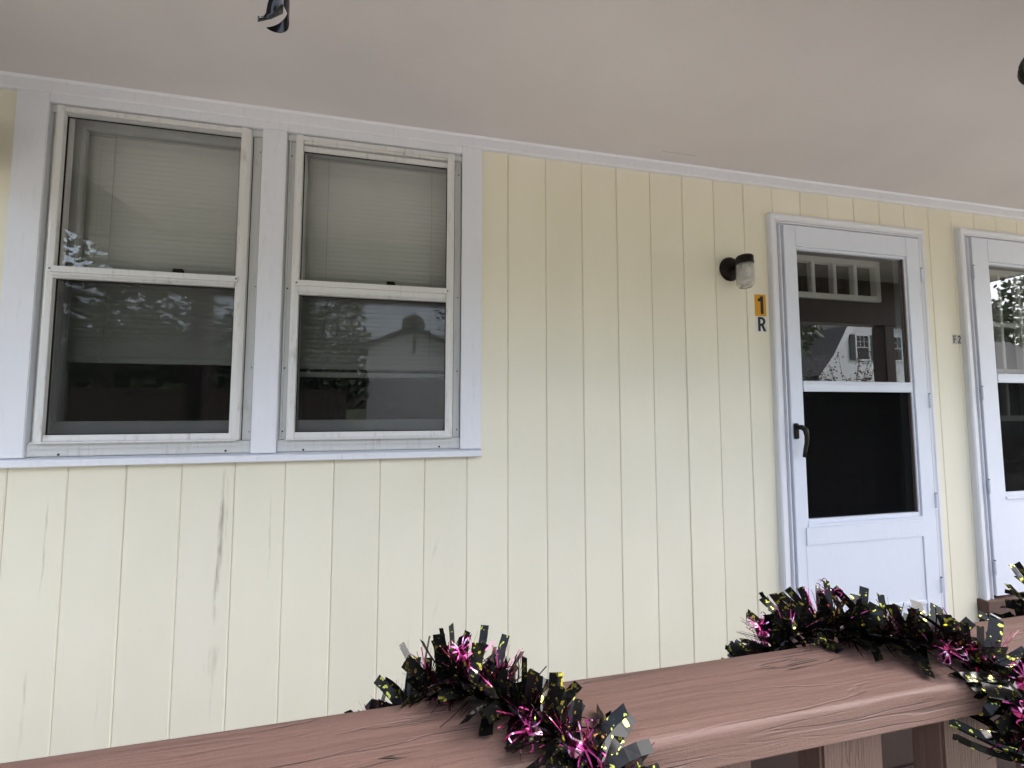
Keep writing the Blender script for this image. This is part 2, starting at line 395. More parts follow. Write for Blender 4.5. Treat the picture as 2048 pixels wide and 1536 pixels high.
# ------------------------------------------------------------------ window casing
mb = MB(); mb.box(-1.556, .1935, -.004, .0055, 1.066, 1.085); casing = mb.build('window_casing', M['trim'], house)
def bd(name, x0, x1, z0, z1, y0, y1, m, parent, bev=.0022):
    return MB().box(x0, x1, y0, y1, z0, z1).build(name, m, parent, bevel=bev)
bd('casing_board', -1.562, -1.46, 1.0855, 2.4665, -.020, .005, M['trim'], casing)
bd('casing_board', -.724, -.632, 1.0855, 2.4312, -.020, .005, M['trim'], casing)
bd('casing_board', .104, .1965, 1.0855, 2.4665, -.020, .005, M['trim'], casing)
bd('casing_board', -1.4597, .1037, 2.4315, 2.4665, -.0195, .005, M['trim'], casing)
for (x0, x1) in ((-1.60, -1.392), (-1.3915, -.742), (-.7415, -.40), (-.3995, .197)):
    MB().prism([(.005, 1.0525), (-.033, 1.0525), (-.036, 1.0555), (-.036, 1.0755), (-.033, 1.0785), (.005, 1.0855)], 'x', x0, x1).build('sill_board', M['trim'], casing)

screw_me = MB().lathe([(.0, -.0022), (.0022, -.002), (.0036, -.0006), (.0038, 0.0)], (0, 0, 0), 10, 'y').mesh('screw', M['screw'])
def screw(x, y, z, parent, s=1.0):
    o = bpy.data.objects.new('screw', screw_me); C.objects.link(o); o.parent = parent; o.location = Vector((x, y, z))-wloc(parent); o.scale = (s, s, s); return o

def storm_window(x0, x1, lowered):
    """x0..x1: opening in the wall"""
    cx = (x0+x1)/2; a, b = cx-.334, cx+.334; pa, pb = cx-.301, cx+.301
    if x0 < -1: a, b, pa, pb = -1.437, -.767, -1.404, -.800
    zt, z1, z0 = 2.421, 2.398, 1.142
    yf = -.026
    mb = MB()                                                                    # stiles: two planes with a step
    for (p, q, s_) in ((a, pa, 1), (pb, b, -1)):
        lo, hi = p, q
        e = (hi-lo)*.42
        if s_ > 0: mb.prism([(lo, .02), (lo, yf+.010), (lo+e*.6, yf+.003), (lo+e, yf), (hi, yf), (hi, .02)], 'z', z0-.003, zt)
        else: mb.prism([(lo, .02), (lo, yf), (hi-e, yf), (hi-e*.6, yf+.003), (hi, yf+.010), (hi, .02)], 'z', z0-.003, zt)
    mb.box(pa, pb, yf+.001, .02, z1, zt-.003)
    mb.box(pa, pb, yf+.004, .02, z0, 1.1665)
    win = mb.build('window', M['alu'], house, bevel=.0012)
    win['label'] = ('left aluminium framed window with leaf glints in its upper glass' if x0 < -1 else 'right aluminium framed window with its top glass slid down a little')
    # ledge strips on the frame
    bd('bottom_lip', a+.004, b-.004, 1.1365, 1.1425, -.034, -.0265, M['alu'], win, .001)
    bd('sub_sill', x0+.002, x1-.002, 1.0885, 1.136, -.012, .02, M['alu2'], win, .002)
    bd('sub_sill_rib', x0+.003, x1-.003, 1.112, 1.115, -.015, -.0122, M['alu2'], win, .0008)
    # flange all round, inside the casing
    MB().frame(x0+.003, x1-.003, 1.137, OZ1-.003, .003, .019, a-x0-.002, x1-b-.002, OZ1-zt-.001, 0).build('flange', M['alu2'], win, bevel=.001)
    for e in (x0+.008, x1-.012): MB().box(e, e+.004, -.002, .0029, 1.14, 2.42).build('flange_rib', M['alu2'], win)
    # corner ears of the top
    for (p, q) in ((x0+.002, a+.012), (b-.012, x1-.002)): MB().box(p, q, -.008, .0028, 2.402, 2.4275).build('corner_ear', M['alu2'], win, bevel=.001)
    for (g0_, g1_) in ((1.7938, (2.356 if lowered else 2.385)), (1.1667, 1.749 if not lowered else 1.734)):      # black glazing gaskets
        MB().frame(pa+.0002, pb-.0002, g0_, g1_, -.0125, -.0092, .0035, .0035, .0035, .003).build('gasket', M['black'], win)
    for e in (a-.0022, b+.0004): MB().box(e, e+.0018, -.0005, .006, 1.139, 2.418).build('shadow_gap_strip', M['screw'], win)  # dark strips standing in for the shadow gap between stile and flange
    # middle rail
    mlo = 1.749 if not lowered else 1.734
    MB().box(pa-.012, pb+.012, -.034, -.0262, 1.770, 1.7935).box(pa+.001, pb-.001, -.031, -.004, mlo, 1.7697).box(pa+.001, pb-.001, -.0335, -.0312, mlo+.006, mlo+.011).build('meeting_rail', M['alu'], win, bevel=.0012)
    if lowered:
        MB().box(pa+.001, pb-.001, -.018, -.002, 2.356, 2.379).box(pa+.02, pb-.02, -.021, -.0182, 2.370, 2.376).build('top_sash_rail', M['alu'], win, bevel=.001)
        MB().box(pa+.001, pb-.001, -.021, -.010, 2.388, 2.3978).build('head_track', M['alu'], win, bevel=.001)
    else:
        MB().box(pa+.001, pb-.001, -.018, -.004, 2.385, 2.3975).build('top_sash_rail', M['sash'], win, bevel=.001)
    gt = 2.356 if lowered else 2.385
    MB().box(pa+.0005, pb-.0005, -.009, -.006, 1.794, gt-.0005).build('pane', M['glass'], win)
    MB().box(pa+.0005, pb-.0005, -.001, .002, 1.1668, mlo-.0005).build('pane', M['glass'], win)
    MB().box(pa+.0005, pb-.0005, -.0065, -.0055, 1.1668, mlo-.0005).build('insect_screen', M['screen'], win)
    # old wooden sashes behind
    ia, ib = x0+.004, x1-.004
    MB().frame(ia, ib, 1.765, 2.429, .050, .082, .056, .056, .044, .04).build('inner_sash', M['sash'], win, bevel=.003)
    MB().frame(ia, ib, 1.137, 1.80, .016, .048, .056, .056, .04, .078).build('inner_sash', M['sash'], win, bevel=.003)
    MB().box(ia+.0565, ib-.0565, .064, .067, 1.8055, 2.3845).build('pane', M['glass'], win)
    MB().box(ia+.0565, ib-.0565, .030, .033, 1.2155, 1.7595).build('pane', M['glass'], win)
    lk = cx+.058
    MB().box(lk-.030, lk+.030, .020, .046, 1.8005, 1.812).box(lk-.018, lk+.018, .024, .040, 1.812, 1.828).build('sash_lock', M['rust'], win, bevel=.003)
    MB().frame(x0+.0005, x1-.0005, OZ0, OZ1, .083, .13, .003, .003, .002, .01).build('jamb', M['sash'], win)
    for z in (2.36, 1.785, 1.45, 1.19): screw(x0+.0145, .0028, z-.02, win); screw(x1-.0145, .0028, z-.02, win, .9)
    screw(pa-.006, -.0342, 1.782, win, .9); screw(pb+.006, -.0342, 1.782, win, .9)
    screw(x0+.10, -.0122, 1.095, win, 1.2); screw(x1-.09, -.0122, 1.097, win, 1.2)
    return win
win_l = storm_window(*OPEN[0], False); win_r = storm_window(*OPEN[1], True)

# ------------------------------------------------------------------ doors
def door_casing(x0, x1, zt, lw, rw, tw, label):
    mb = MB()
    pr = lambda e, s: [(e, .0055), (e, -.024), (e+s*.006, -.030), (e+s*.020, -.030), (e+s*.026, -.025), (e+s*(.040), -.025), (e+s*.040, .0055)]
    mb.prism(pr(x0, 1), 'z', .02, zt-.0005); mb.prism(pr(x1, -1), 'z', .02, zt-.0005)
    o = mb.build('door_casing', M['trim'], house)
    MB().prism([(.0055, zt), (-.024, zt), (-.031, zt-.006), (-.031, zt-.02), (-.026, zt-.026), (-.026, zt-.040), (.0055, zt-.040)], 'x', x0+.001, x1-.001).build('head_casing', M['trim'], o)
    a, b, c = x0+lw, x1-rw, zt-tw
    MB().box(x0+.0405, a-.003, -.010, .10, .02, c+.0).box(b+.003, x1-.0405, -.010, .10, .02, c+.0).box(x0+.0405, x1-.0405, -.010, .10, c+.004, zt-.0405).build('door_jamb', M['trim'], o)
    MB().box(a-.018, a-.010, -.027, -.0102, .05, c).box(x0+.041, x1-.041, -.027, -.0102, c+.011, c+.018).build('jamb_rib', M['trim'], o, bevel=.001)
    return o
def storm_door(a, b, z0, zt, ga, gb, g1, g0, m1, m0, kick, handle, label, hinge_left):
    yf = -.034
    mb = MB(); mb.box(a, ga, yf, .0, z0, zt).box(gb, b, yf, .0, z0, zt).box(ga, gb, yf, .0, g1+.012, zt).box(ga, gb, yf+.006, .0, z0, g0-.012)
    d = mb.build('storm_door', M['door'], house, bevel=.002); d['label'] = label
    # stepped glazing frame
    MB().frame(ga+.0005, gb-.0005, g0-.011, g1+.0115, -.026, -.002, .012, .012, .014, .03).build('glazing_frame', M['door'], d, bevel=.0015)
    MB().box(ga+.0125, gb-.0125, -.0305, -.003, m0, m1).box(ga+.013, gb-.013, -.033, -.0307, m0+.004, m0+.018).box(ga+.013, gb-.013, -.0325, -.0307, m1-.014, m1-.003).build('middle_rail', M['door'], d, bevel=.0012)
    MB().box(ga+.0125, gb-.0125, -.012, -.009, m1+.0005, g1-.003).build('pane', M['door_glass'], d)
    MB().box(ga+.0125, gb-.0125, -.008, -.005, g0+.0195, m0-.0005).build('pane', M['low_glass'], d)
    MB().box(ga+.0125, gb-.0125, -.0145, -.0135, g0+.0195, m0-.0005).build('insect_screen', M['screen'], d)
    MB().box(gb-.020, gb-.0126, -.0225, -.0147, g0+.02, g1-.003).build('weatherstrip', M['strip'], d)
    MB().box(ga-.004, gb+.004, -.038, yf-.0005, g0-.018, g0+.0).build('glazing_sill', M['door'], d, bevel=.002)
    if kick:
        MB().box(ga-.018, gb+.012, -.040, yf-.0005, kick[1], g0-.0185).build('lock_rail', M['door'], d, bevel=.0015)
        MB().box(gb-.012, gb+.0, -.040, yf+.0005, kick[0]-.03, kick[1]-.0005).box(ga-.018, gb-.0121, -.039, yf+.0005, kick[0]-.03, kick[0]-.01).build('kick_panel_frame', M['door'], d, bevel=.0015)
        MB().box(ga-.018, gb-.0125, -.0352, -.0342, kick[0]-.0095, kick[1]-.0005).build('kick_panel', M['door'], d)
    hx = a-.003 if hinge_left else b+.003
    for hz in (zt-.22, zt-.95, z0+.62, z0+.16):
        MB().lathe([(0, hz-.04), (.0045, hz-.04), (.0045, hz+.04), (0, hz+.04)], (hx, yf-.004, 0), 10).build('hinge', M['door'], d)
        MB().lathe([(0, hz+.0405), (.0048, hz+.0405), (.0048, hz+.044), (0, hz+.044)], (hx, yf-.004, 0), 10).build('hinge_pin', M['black'], d)
    if handle:
        hx, hz = handle
        MB().box(hx-.017, hx+.013, yf-.010, yf-.0005, hz-.052, hz+.030).build('handle_plate', M['black'], d, bevel=.004)
        pts = [(hx+.002, yf-.008, hz+.008), (hx+.004, yf-.030, hz+.010), (hx+.010, yf-.045, hz-.004), (hx+.013, yf-.048, hz-.035), (hx+.012, yf-.046, hz-.07), (hx+.006, yf-.043, hz-.105), (hx-.002, yf-.042, hz-.142)]
        MB().tube(pts, [.013, .013, .0125, .0105, .0095, .009, .0075], 12).build('handle', M['black'], d, smooth=True)
    return d
door_casing(1.745, 2.812, 2.315, .075, .055, .062, '')
storm_door(1.8205, 2.7565, .124, 2.2525, 1.897, 2.660, 2.128, .665, 1.408, 1.352, (.225, .557), (1.845, 1.155), 'white storm door with a black pull handle', False)
door_casing(3.095, 4.145, 2.355, .075, .055, .055, '')
storm_door(3.1705, 4.0895, .185, 2.2995, 3.30, 3.96, 2.145, .745, 1.470, 1.416, None, None, 'white storm door cut by the right edge of the view', True)
def inner_door(x0, x1, z0, z1, y, panes, xs, zs, label):
    mb = MB()
    (fx0, fx1, fz0, fz1) = panes
    for (a, b, c, d) in rect_minus(x0, x1, z0, z1, [(fx0+.005, fx1-.005, fz0+.005, fz1-.005)]): mb.box(a, b, y, y+.04, c, d)
    o = mb.build('inner_door', M['inner'], house); o['label'] = label
    mb = MB(); fwid = .034; mw = .026
    mb.frame(fx0, fx1, fz0, fz1, y-.016, y+.02, fwid, fwid, fwid, fwid)
    for x in xs: mb.box(x-mw/2, x+mw/2, y-.013, y+.018, fz0+fwid, fz1-fwid)
    for z in zs: mb.box(fx0+fwid, fx1-fwid, y-.012, y+.017, z-mw/2, z+mw/2)
    mb.build('muntin_frame', M['lite'], o, bevel=.003)
    gx = [fx0+fwid]+list(xs)+[fx1-fwid]; gz = [fz0+fwid]+list(zs)+[fz1-fwid]
    for a, b in zip(gx, gx[1:]):
        for c, d in zip(gz, gz[1:]):
            MB().box(a+.001, b-.001, y+.022, y+.025, c+.001, d-.001).build('lite_pane', M['glass'], o)
    return o
inner_door(1.825, 2.752, .17, 2.25, .100, (1.968, 2.632, 1.900, 2.150), (2.146, 2.299, 2.450), (), 'dark inner door with a row of four small panes')
inner_door(3.175, 4.085, .19, 2.295, .085, (3.27, 3.99, 1.18, 2.16), (3.585, 3.76), (1.80, 1.50), 'dark inner door with a white barred window')
for (x0, x1, zt) in ((1.76, 2.80, .122), (3.08, 4.16, .168)):
    MB().box(x0, x1, -.045, .10, .052, zt-.002).build('door_step', M['brown'], house, bevel=.003)
    MB().box(x0+.01, x1-.01, -.035, .10, .0005, .0515).build('step_riser', M['brown'], house)

# ------------------------------------------------------------------ railing
YF, YB = -1.394, -1.302; ZR = .967
rail = thing('porch_railing', 'brown painted wooden porch railing with flat cap across the foreground', 'railing', (1.35, -1.348, 0))
def cap_rail():
    me = bpy.data.meshes.new('cap_rail'); bm = bmesh.new()
    r2 = random.Random(3)
    def smooth_noise(n, step, amp):
        k = n//step+3; a = [r2.uniform(-amp, amp) for _ in range(k)]
        out = []
        for i in range(n):
            f = i/step; j = int(f); u = f-j; u = u*u*(3-2*u); out.append(a[j]*(1-u)+a[j+1]*u)
        return out
    xs = []; x = -1.60
    while x < 4.4:
        xs.append(x); x += .006 if -.6 < x < 1.3 else .05
    n = len(xs)
    bv = [max(.0035, .0075+p+q) for p, q in zip(smooth_noise(n, 22, .003), smooth_noise(n, 6, .0009))]
    sag = smooth_noise(n, 40, .0012); fe = smooth_noise(n, 9, .0006)
    rows = []
    for i, x in enumerate(xs):
        b = bv[i]*.62; zt = ZR+sag[i]*.4
        prof = [(YB, .929), (YB, zt-.006), (YB-.002, zt-.002), (YB-.006, zt), (YB-.02, zt+.0006), ((YB+YF)/2, zt+sag[i]*.5), (YF+.026, zt+.0004+fe[i]*.5), (YF+b*1.5+.005, zt+.0002), (YF+b*1.5+.001, zt), (YF+b*1.15, zt-.0004), (YF+b*.55, zt-b*.22), (YF+b*.18, zt-b*.62), (YF+fe[i], zt-b*1.15), (YF+fe[i], zt-b*1.5-.001), (YF+fe[i], .944), (YF+fe[i]*.6, .933), (YF+.003, .9295), (YF+.01, .929)]
        rows.append([bm.verts.new((x, y, z)) for y, z in prof])
    k = len(rows[0])
    for i in range(n-1):
        for j in range(k):
            m = (j+1) % k; bm.faces.new((rows[i][j], rows[i+1][j], rows[i+1][m], rows[i][m]))
    bm.faces.new(rows[0]); bm.faces.new(rows[-1])
    bmesh.ops.recalc_face_normals(bm, faces=bm.faces)
    for f in bm.faces: f.smooth = True
    bm.edges.ensure_lookup_table()
    for e in bm.edges:
        if len(e.link_faces) == 2 and e.calc_face_angle(0) > R(38): e.smooth = False
    bm.to_mesh(me); bm.free(); me.materials.append(M['brown']); return me
link('cap_rail', cap_rail(), rail)
MB().box(-1.57, 4.33, -1.394, -1.306, .075, .113).build('bottom_rail', M['brown'], rail, bevel=.002)
bal_me = None
x = .407-.167*11
while x < 4.25:
    if bal_me is None:
        b = MB().box(-.041, .041, -.016, .016, .1135, .9285).build('baluster', M['brownz'], None, bevel=.003); bal_me = b.data
    else:
        b = bpy.data.objects.new('baluster', bal_me); C.objects.link(b)
    b.parent = rail; b.location = Vector((x+.041, -1.3545, 0))-rail.location
    x += .167
def post(x, label):
    p = thing('porch_post', label, 'post', (x, -1.35, 0), 'porch posts')
    MB().box(x-.06, x+.06, -1.41, -1.29, -.45, 2.078).build('shaft', M['beam'], p, bevel=.006)
    MB().box(x-.075, x+.075, -1.425, -1.275, .0, .12).build('base_block', M['beam'], p, bevel=.004)
post(-1.66, 'dark brown post at the open left end of the railing'); post(4.42, 'dark brown post at the far right end of the railing')
bm_ = thing('porch_beam', 'dark brown beam under the porch ceiling edge above the railing', 'beam', (1.4, -1.35, 2.08))
MB().box(WL, WR, -1.41, -1.29, 2.08, 2.36).build('beam', M['beam'], bm_, bevel=.004)
MB().box(WL, WR, -1.55, -1.30, 2.361, ZC-.001).build('fascia', M['beam'], bm_)
MB().box(-1.76, -1.645, -1.289, -.023, 2.12, 2.36).build('side_beam', M['beam'], bm_, bevel=.004)

# ================================================================== OBJECTS ON THE WALL
# wall lamp
LX, LY, LZ = 1.511, -.10, 1.994
lamp = thing('wall_lamp', 'dark bronze wall lamp with ribbed clear glass jar left of the door', 'lamp', (LX, 0, LZ))
MB().lathe([(0, -.026), (.028, -.025), (.046, -.020), (.058, -.012), (.064, -.004), (.064, -.0005), (0, -.0005)], (LX, 0, LZ), 36, 'y').build('back_plate', M['rust'], lamp, smooth=True)
MB().tube([(LX, -.02, LZ+.004), (LX, -.05, LZ+.010), (LX, -.075, LZ+.012)], [.019, .016, .018], 14).build('arm', M['rust'], lamp, smooth=True)
MB().lathe([(0, 2.032), (.012, 2.032), (.034, 2.027), (.039, 2.021), (.0395, 1.994), (.041, 1.992), (.041, 1.987), (.037, 1.986), (.0, 1.986)], (LX, LY, 0), 36).build('cap', M['rust'], lamp)
prof = [(.034, 1.988), (.036, 1.984)]
z = 1.98
for i in range(16):
    prof.append((.0395+.0014*math.sin(i*1.7), z)); z -= .0035
for i in range(5):
    prof += [(.0412, z), (.0392, z-.0045)]; z -= .0078
prof += [(.0405, z-.002), (.037, z-.010), (.031, z-.016), (.030, z-.018), (.027, z-.015), (0, z-.0145)]
inner = [(max(0, r-.003), h if h > z-.01 else h+.003) for r, h in prof[::-1]][1:]
MB().lathe(prof+[(0, z-.011)]+[(r-.0032, h) for r, h in prof[:-6][::-1]], (LX, LY, 0), 40).build('glass_jar', M['jar'], lamp, smooth=True)
MB().lathe([(0, 1.985), (.012, 1.985), (.013, 1.965), (.022, 1.945), (.024, 1.930), (.018, 1.913), (0, 1.907)], (LX, LY, 0), 20).build('bulb', M['lite'], lamp, smooth=True)

# number stickers
def plate_from_outline(name, outlines, mt, parent, to, y, depth=.0006):
    cu = bpy.data.curves.new(name, 'CURVE'); cu.dimensions = '2D'; cu.fill_mode = 'BOTH'; cu.extrude = depth/2
    for pts in outlines:
        sp = cu.splines.new('POLY'); sp.points.add(len(pts)-1); sp.use_cyclic_u = True
        for q, (a, b) in zip(sp.points, pts): q.co = (a, b, 0, 1)
    tmp = bpy.data.objects.new(name, cu); me = bpy.data.meshes.new_from_object(tmp); bpy.data.objects.remove(tmp); bpy.data.curves.remove(cu)
    me.transform(Matrix.Translation(Vector((to[0], y, to[1]))) @ Matrix.Rotation(R(90), 4, 'X'))
    me.materials.clear(); me.materials.append(mt); me.name = name
    return link(name, me, parent)
def arc(cx, cy, rx, ry, a0, a1, n=10): return [(cx+rx*math.cos(R(a0+(a1-a0)*i/n)), cy+ry*math.sin(R(a0+(a1-a0)*i/n))) for i in range(n+1)]
def sticker(name, x0, x1, z0, z1, outl, mt, label, cat='sign', y=-.0009, lean=0.0):
    s = thing(name, label, cat, ((x0+x1)/2, 0, (z0+z1)/2))
    MB().box(x0, x1, y, -.0002, z0, z1).build('sticker_sheet', mt, s)
    for o_ in outl: plate_from_outline('character', o_, M['ink'], s, (x0, z0), y-.0006)
    return s
wS, hS = .070, .117
one = [[(.0355*1, .012), (.053, .012), (.053, .108), (.037, .108), (.030, .097), (.019, .093), (.019, .080), (.0355, .080)]]
sticker('number_sticker', 1.655, 1.725, 1.752, 1.869, [one], M['orange'], 'amber sticker with a black number 1 beside the door casing')
o_r = [(.014, .004), (.029, .004), (.029, .032), (.034, .032), (.047, .004), (.064, .004), (.048, .037)] + arc(.037, .058, .023, .0225, -55, 90, 12) + [(.014, .0805)]
i_r = [(.029, .046), (.029, .068), (.036, .068)] + arc(.036, .057, .009, .011, 90, -90, 8)
sticker('letter_sticker', 1.657, 1.724, 1.667, 1.7515, [[o_r, i_r]], M['stwhite'], 'white sticker with a black letter R under the amber number', y=-.0008)
fo = [(.008, .006), (.015, .006), (.015, .027), (.027, .027), (.027, .033), (.015, .033), (.015, .046), (.029, .046), (.029, .052), (.008, .052)]
tw = [(.043, .006), (.066, .006), (.066, .012), (.051, .012), (.0625, .030)] + arc(.055, .040, .0105, .012, -20, 180, 12) + [(.0505, .040)] + arc(.055, .040, .0045, .006, 180, -25, 8) + [(.043, .0125)]
sticker('unit_sticker', 3.024, 3.090, 1.645, 1.703, [[fo], [tw]], M['clear'], 'small grey sticker reading F 2 beside the right-hand door')

# blinds behind the windows
def blind(x0, x1, zt, zb, label, stack):
    b = thing('window_blind', label, 'blind', ((x0+x1)/2, .112, zt), 'blinds in the two windows')
    MB().box(x0, x1, .095, .128, zt-.03, zt).build('headrail', M['blind'], b, bevel=.002)
    me = None; z = zt-.042; c = R(68)
    def slat_mesh():
        m_ = MB(); n = 5; hw = .0125
        for i in range(n):
            t_ = -1+2*i/(n-1); y = t_*hw*math.cos(c); zz = -t_*hw*math.sin(c); off = .0018*(1-t_*t_)
            m_.v += [(x0, .112+y-off*math.sin(c), zz-off*math.cos(c)), (x1, .112+y-off*math.sin(c), zz-off*math.cos(c))]
        for i in range(n-1): m_.f.append((2*i, 2*i+1, 2*i+3, 2*i+2))
        k = len(m_.v); m_.v += [(p[0], p[1]+.0008, p[2]+.0004) for p in m_.v[:k]]
        for i in range(n-1): m_.f.append((k+2*i, k+2*i+2, k+2*i+3, k+2*i+1))
        return m_
    zs = []
    while z > zb+.03+(.045 if stack else 0): zs.append(z); z -= .0212
    if stack:
        z = zb+.03
        while z < zb+.075: zs.append(z); z += .009
    for z in zs:
        if me is None:
            o = slat_mesh().build('slat', M['blind'], b, smooth=True); me = o.data; base = o.location.copy()
        else:
            o = bpy.data.objects.new('slat', me); C.objects.link(o); o.parent = b
        o.location = base+Vector((0, rnd.uniform(-.0006, .0006), z))
        o.rotation_euler = (0, rnd.uniform(-.0012, .0012), 0)
    MB().box(x0, x1, .101, .123, zb, zb+.022).build('bottom_bar', M['blind'], b, bevel=.003)
    for q in (.18, .82):
        xx = x0+(x1-x0)*q; MB().box(xx-.0012, xx+.0012, .0965, .0975, zb+.01, zt-.03).build('ladder_cord', M['sash'], b)
    return b
blind(-1.452, -.732, 2.425, 1.447, 'half lowered slatted blind in the left window with slats bunched at its foot', True)
blind(-.624, .096, 2.425, 1.402, 'half lowered slatted blind in the right window with evenly spaced slats', False)

# ================================================================== TINSEL GARLAND
def catmull(pts, step):
    pts = [Vector(p) for p in pts]; out = []
    for i in range(len(pts)-1):
        p0 = pts[max(i-1, 0)]; p1 = pts[i]; p2 = pts[i+1]; p3 = pts[min(i+2, len(pts)-1)]
        n = max(2, int((p2-p1).length/step))
        for k in range(n):
            t = k/n; out.append(.5*((2*p1)+(p2-p0)*t+(2*p0-5*p1+4*p2-p3)*t*t+(3*p1-p0-3*p2+p3)*t**3))
    out.append(pts[-1]); return out
turn1 = [(-.050, -1.275, .912), (-.020, -1.275, .945), (.012, -1.283, .968), (.042, -1.310, .978), (.075, -1.348, .978), (.110, -1.386, .975), (.145, -1.412, .957), (.165, -1.420, .918)]
turn2 = [(.425, -1.276, .912), (.452, -1.272, .944), (.495, -1.284, .972), (.540, -1.315, .980), (.585, -1.348, .980), (.615, -1.380, .977), (.624, -1.410, .958), (.614, -1.420, .925), (.604, -1.420, .900)]
under = lambda a, b: [(a[0]+(b[0]-a[0])*.18, -1.405, .893), (a[0]+(b[0]-a[0])*.5, -1.335, .898), (a[0]+(b[0]-a[0])*.82, -1.285, .893)]
sh = lambda t, d: [(p[0]+d, p[1], p[2]) for p in t]
t0 = sh(turn1, -.5); t3 = sh(turn2, .49); t4 = sh(turn2, .98)
path = t0 + under(t0[-1], turn1[0]) + turn1 + under(turn1[-1], turn2[0]) + turn2 + under(turn2[-1], t3[0]) + t3 + under(t3[-1], t4[0]) + t4
line = catmull(path, .0035)
gar = thing('tinsel_garland', 'black and magenta foil tinsel garland wound around the brown railing cap', 'garland', (.3, -1.348, ZR))
MB().tube(line[::3], .0022, 6).build('cord', M['core'], gar)
def push_out(p):
    x, y, z = p
    if YF-.002 < y < YB+.002 and .9275 < z < ZR+.0045:
        d = [(ZR+.0045-z, 'u'), (y-(YF-.002), 'f'), (YB+.002-y, 'b'), (z-.9275+.01, 'd')]
        k = min(d)[1]
        if k == 'u': z = ZR+.0045+.002*rnd.random()
        elif k == 'f': y = YF-.002-.001*rnd.random()
        elif k == 'b': y = YB+.002
        else: z = .926
    return Vector((x, y, z))
def strip_pts(base, d, bend, L, n=5):
    pts = []; p = base.copy(); dd = d.copy()
    for i in range(n):
        pts.append(push_out(p)); dd = (dd+bend*(1.0/n)).normalized(); p = p+dd*(L/(n-1))
    return pts
def add_strip(mb, pts, side, wd, taper=1.0):
    n = len(mb.v); k = len(pts)
    for i, p in enumerate(pts):
        t = (pts[min(i+1, k-1)]-pts[max(i-1, 0)]); t = t.normalized() if t.length > 1e-7 else Vector((0, 0, 1))
        s_ = side-t*side.dot(t)
        if s_.length < 1e-4: s_ = t.orthogonal()
        s_ = s_.normalized()*(wd/2*(1-(1-taper)*i/(k-1)))
        mb.v += [tuple(p-s_), tuple(p+s_)]
    for i in range(k-1): mb.f.append((n+2*i, n+2*i+1, n+2*i+3, n+2*i+2))
def rand_perp(t):
    while True:
        v = Vector((rnd.gauss(0, 1), rnd.gauss(0, 1), rnd.gauss(0, 1))); v -= t*v.dot(t)
        if v.length > .2: return v.normalized()
cam_p = Vector(cam.location)
stuff_b, stuff_p = MB(), MB()
solo = []
N = len(line)
for i in range(1, N-1):
    p = line[i]; t = (line[i+1]-line[i-1]).normalized()
    in_view = (-.07 < p.x < .20 or .38 < p.x < .68 or .89 < p.x < 1.0) and p.z > .90
    for k in range((2 if i % 3 else 3) if p.z > .905 else 1):
        d = (rand_perp(t)+t*rnd.gauss(0, .30)).normalized(); 
        if p.z > .93 and d.z < -.1 and rnd.random() < .7: d.z = -d.z*.6; d.normalize()
        L = rnd.uniform(.030, .056) if p.x < .3 else rnd.uniform(.034, .060); wd = rnd.choice((.007, .0095, .0115, .013))
        if p.z < .905: L *= .55
        bend = Vector((rnd.gauss(0, .3), rnd.gauss(0, .3), rnd.gauss(-.1, .3)))
        side = (t*rnd.uniform(.4, 1)+rand_perp(t)*rnd.uniform(0, .8)).normalized()
        pts = strip_pts(p+d*.002, d, bend, L)
        if in_view and k == 0 and len(solo) < 285:
            m_ = MB(); add_strip(m_, pts, side, wd); solo.append(m_)
        else: add_strip(stuff_b, pts, side, wd)
    if i % 4 == 0:                                           # tufts of thin magenta strands
        d0 = (rand_perp(t)+t*rnd.gauss(0, .4)).normalized()
        if d0.z < -.2 and p.z > .93: d0.z *= -1
        for k in range(rnd.randint(12, 20)):
            d = (d0+Vector((rnd.gauss(0, .28), rnd.gauss(0, .28), rnd.gauss(0, .28)))).normalized()
            pts = strip_pts(p+d*.001, d, Vector((rnd.gauss(0, .3), rnd.gauss(0, .3), rnd.gauss(-.1, .3))), rnd.uniform(.030, .054)*(1 if p.z > .905 else .5))
            add_strip(stuff_p, pts, rand_perp(d), rnd.uniform(.0008, .0019), .6)
    if i % 1 == 0:                                           # short fill close to the cord
        d = rand_perp(t); pts = strip_pts(p, d, rand_perp(t)*.9, rnd.uniform(.014, .026), 4)
        add_strip(stuff_p if rnd.random() < .6 else stuff_b, pts, t, rnd.uniform(.002, .006))
for m_ in solo: m_.build('foil_strip', M['foil'], gar, recalc=False)
o = stuff_b.build('foil_fringe', M['foil'], gar, recalc=False); o['kind'] = 'stuff'
o = stuff_p.build('magenta_strands', M['pink'], gar, recalc=False); o['kind'] = 'stuff'
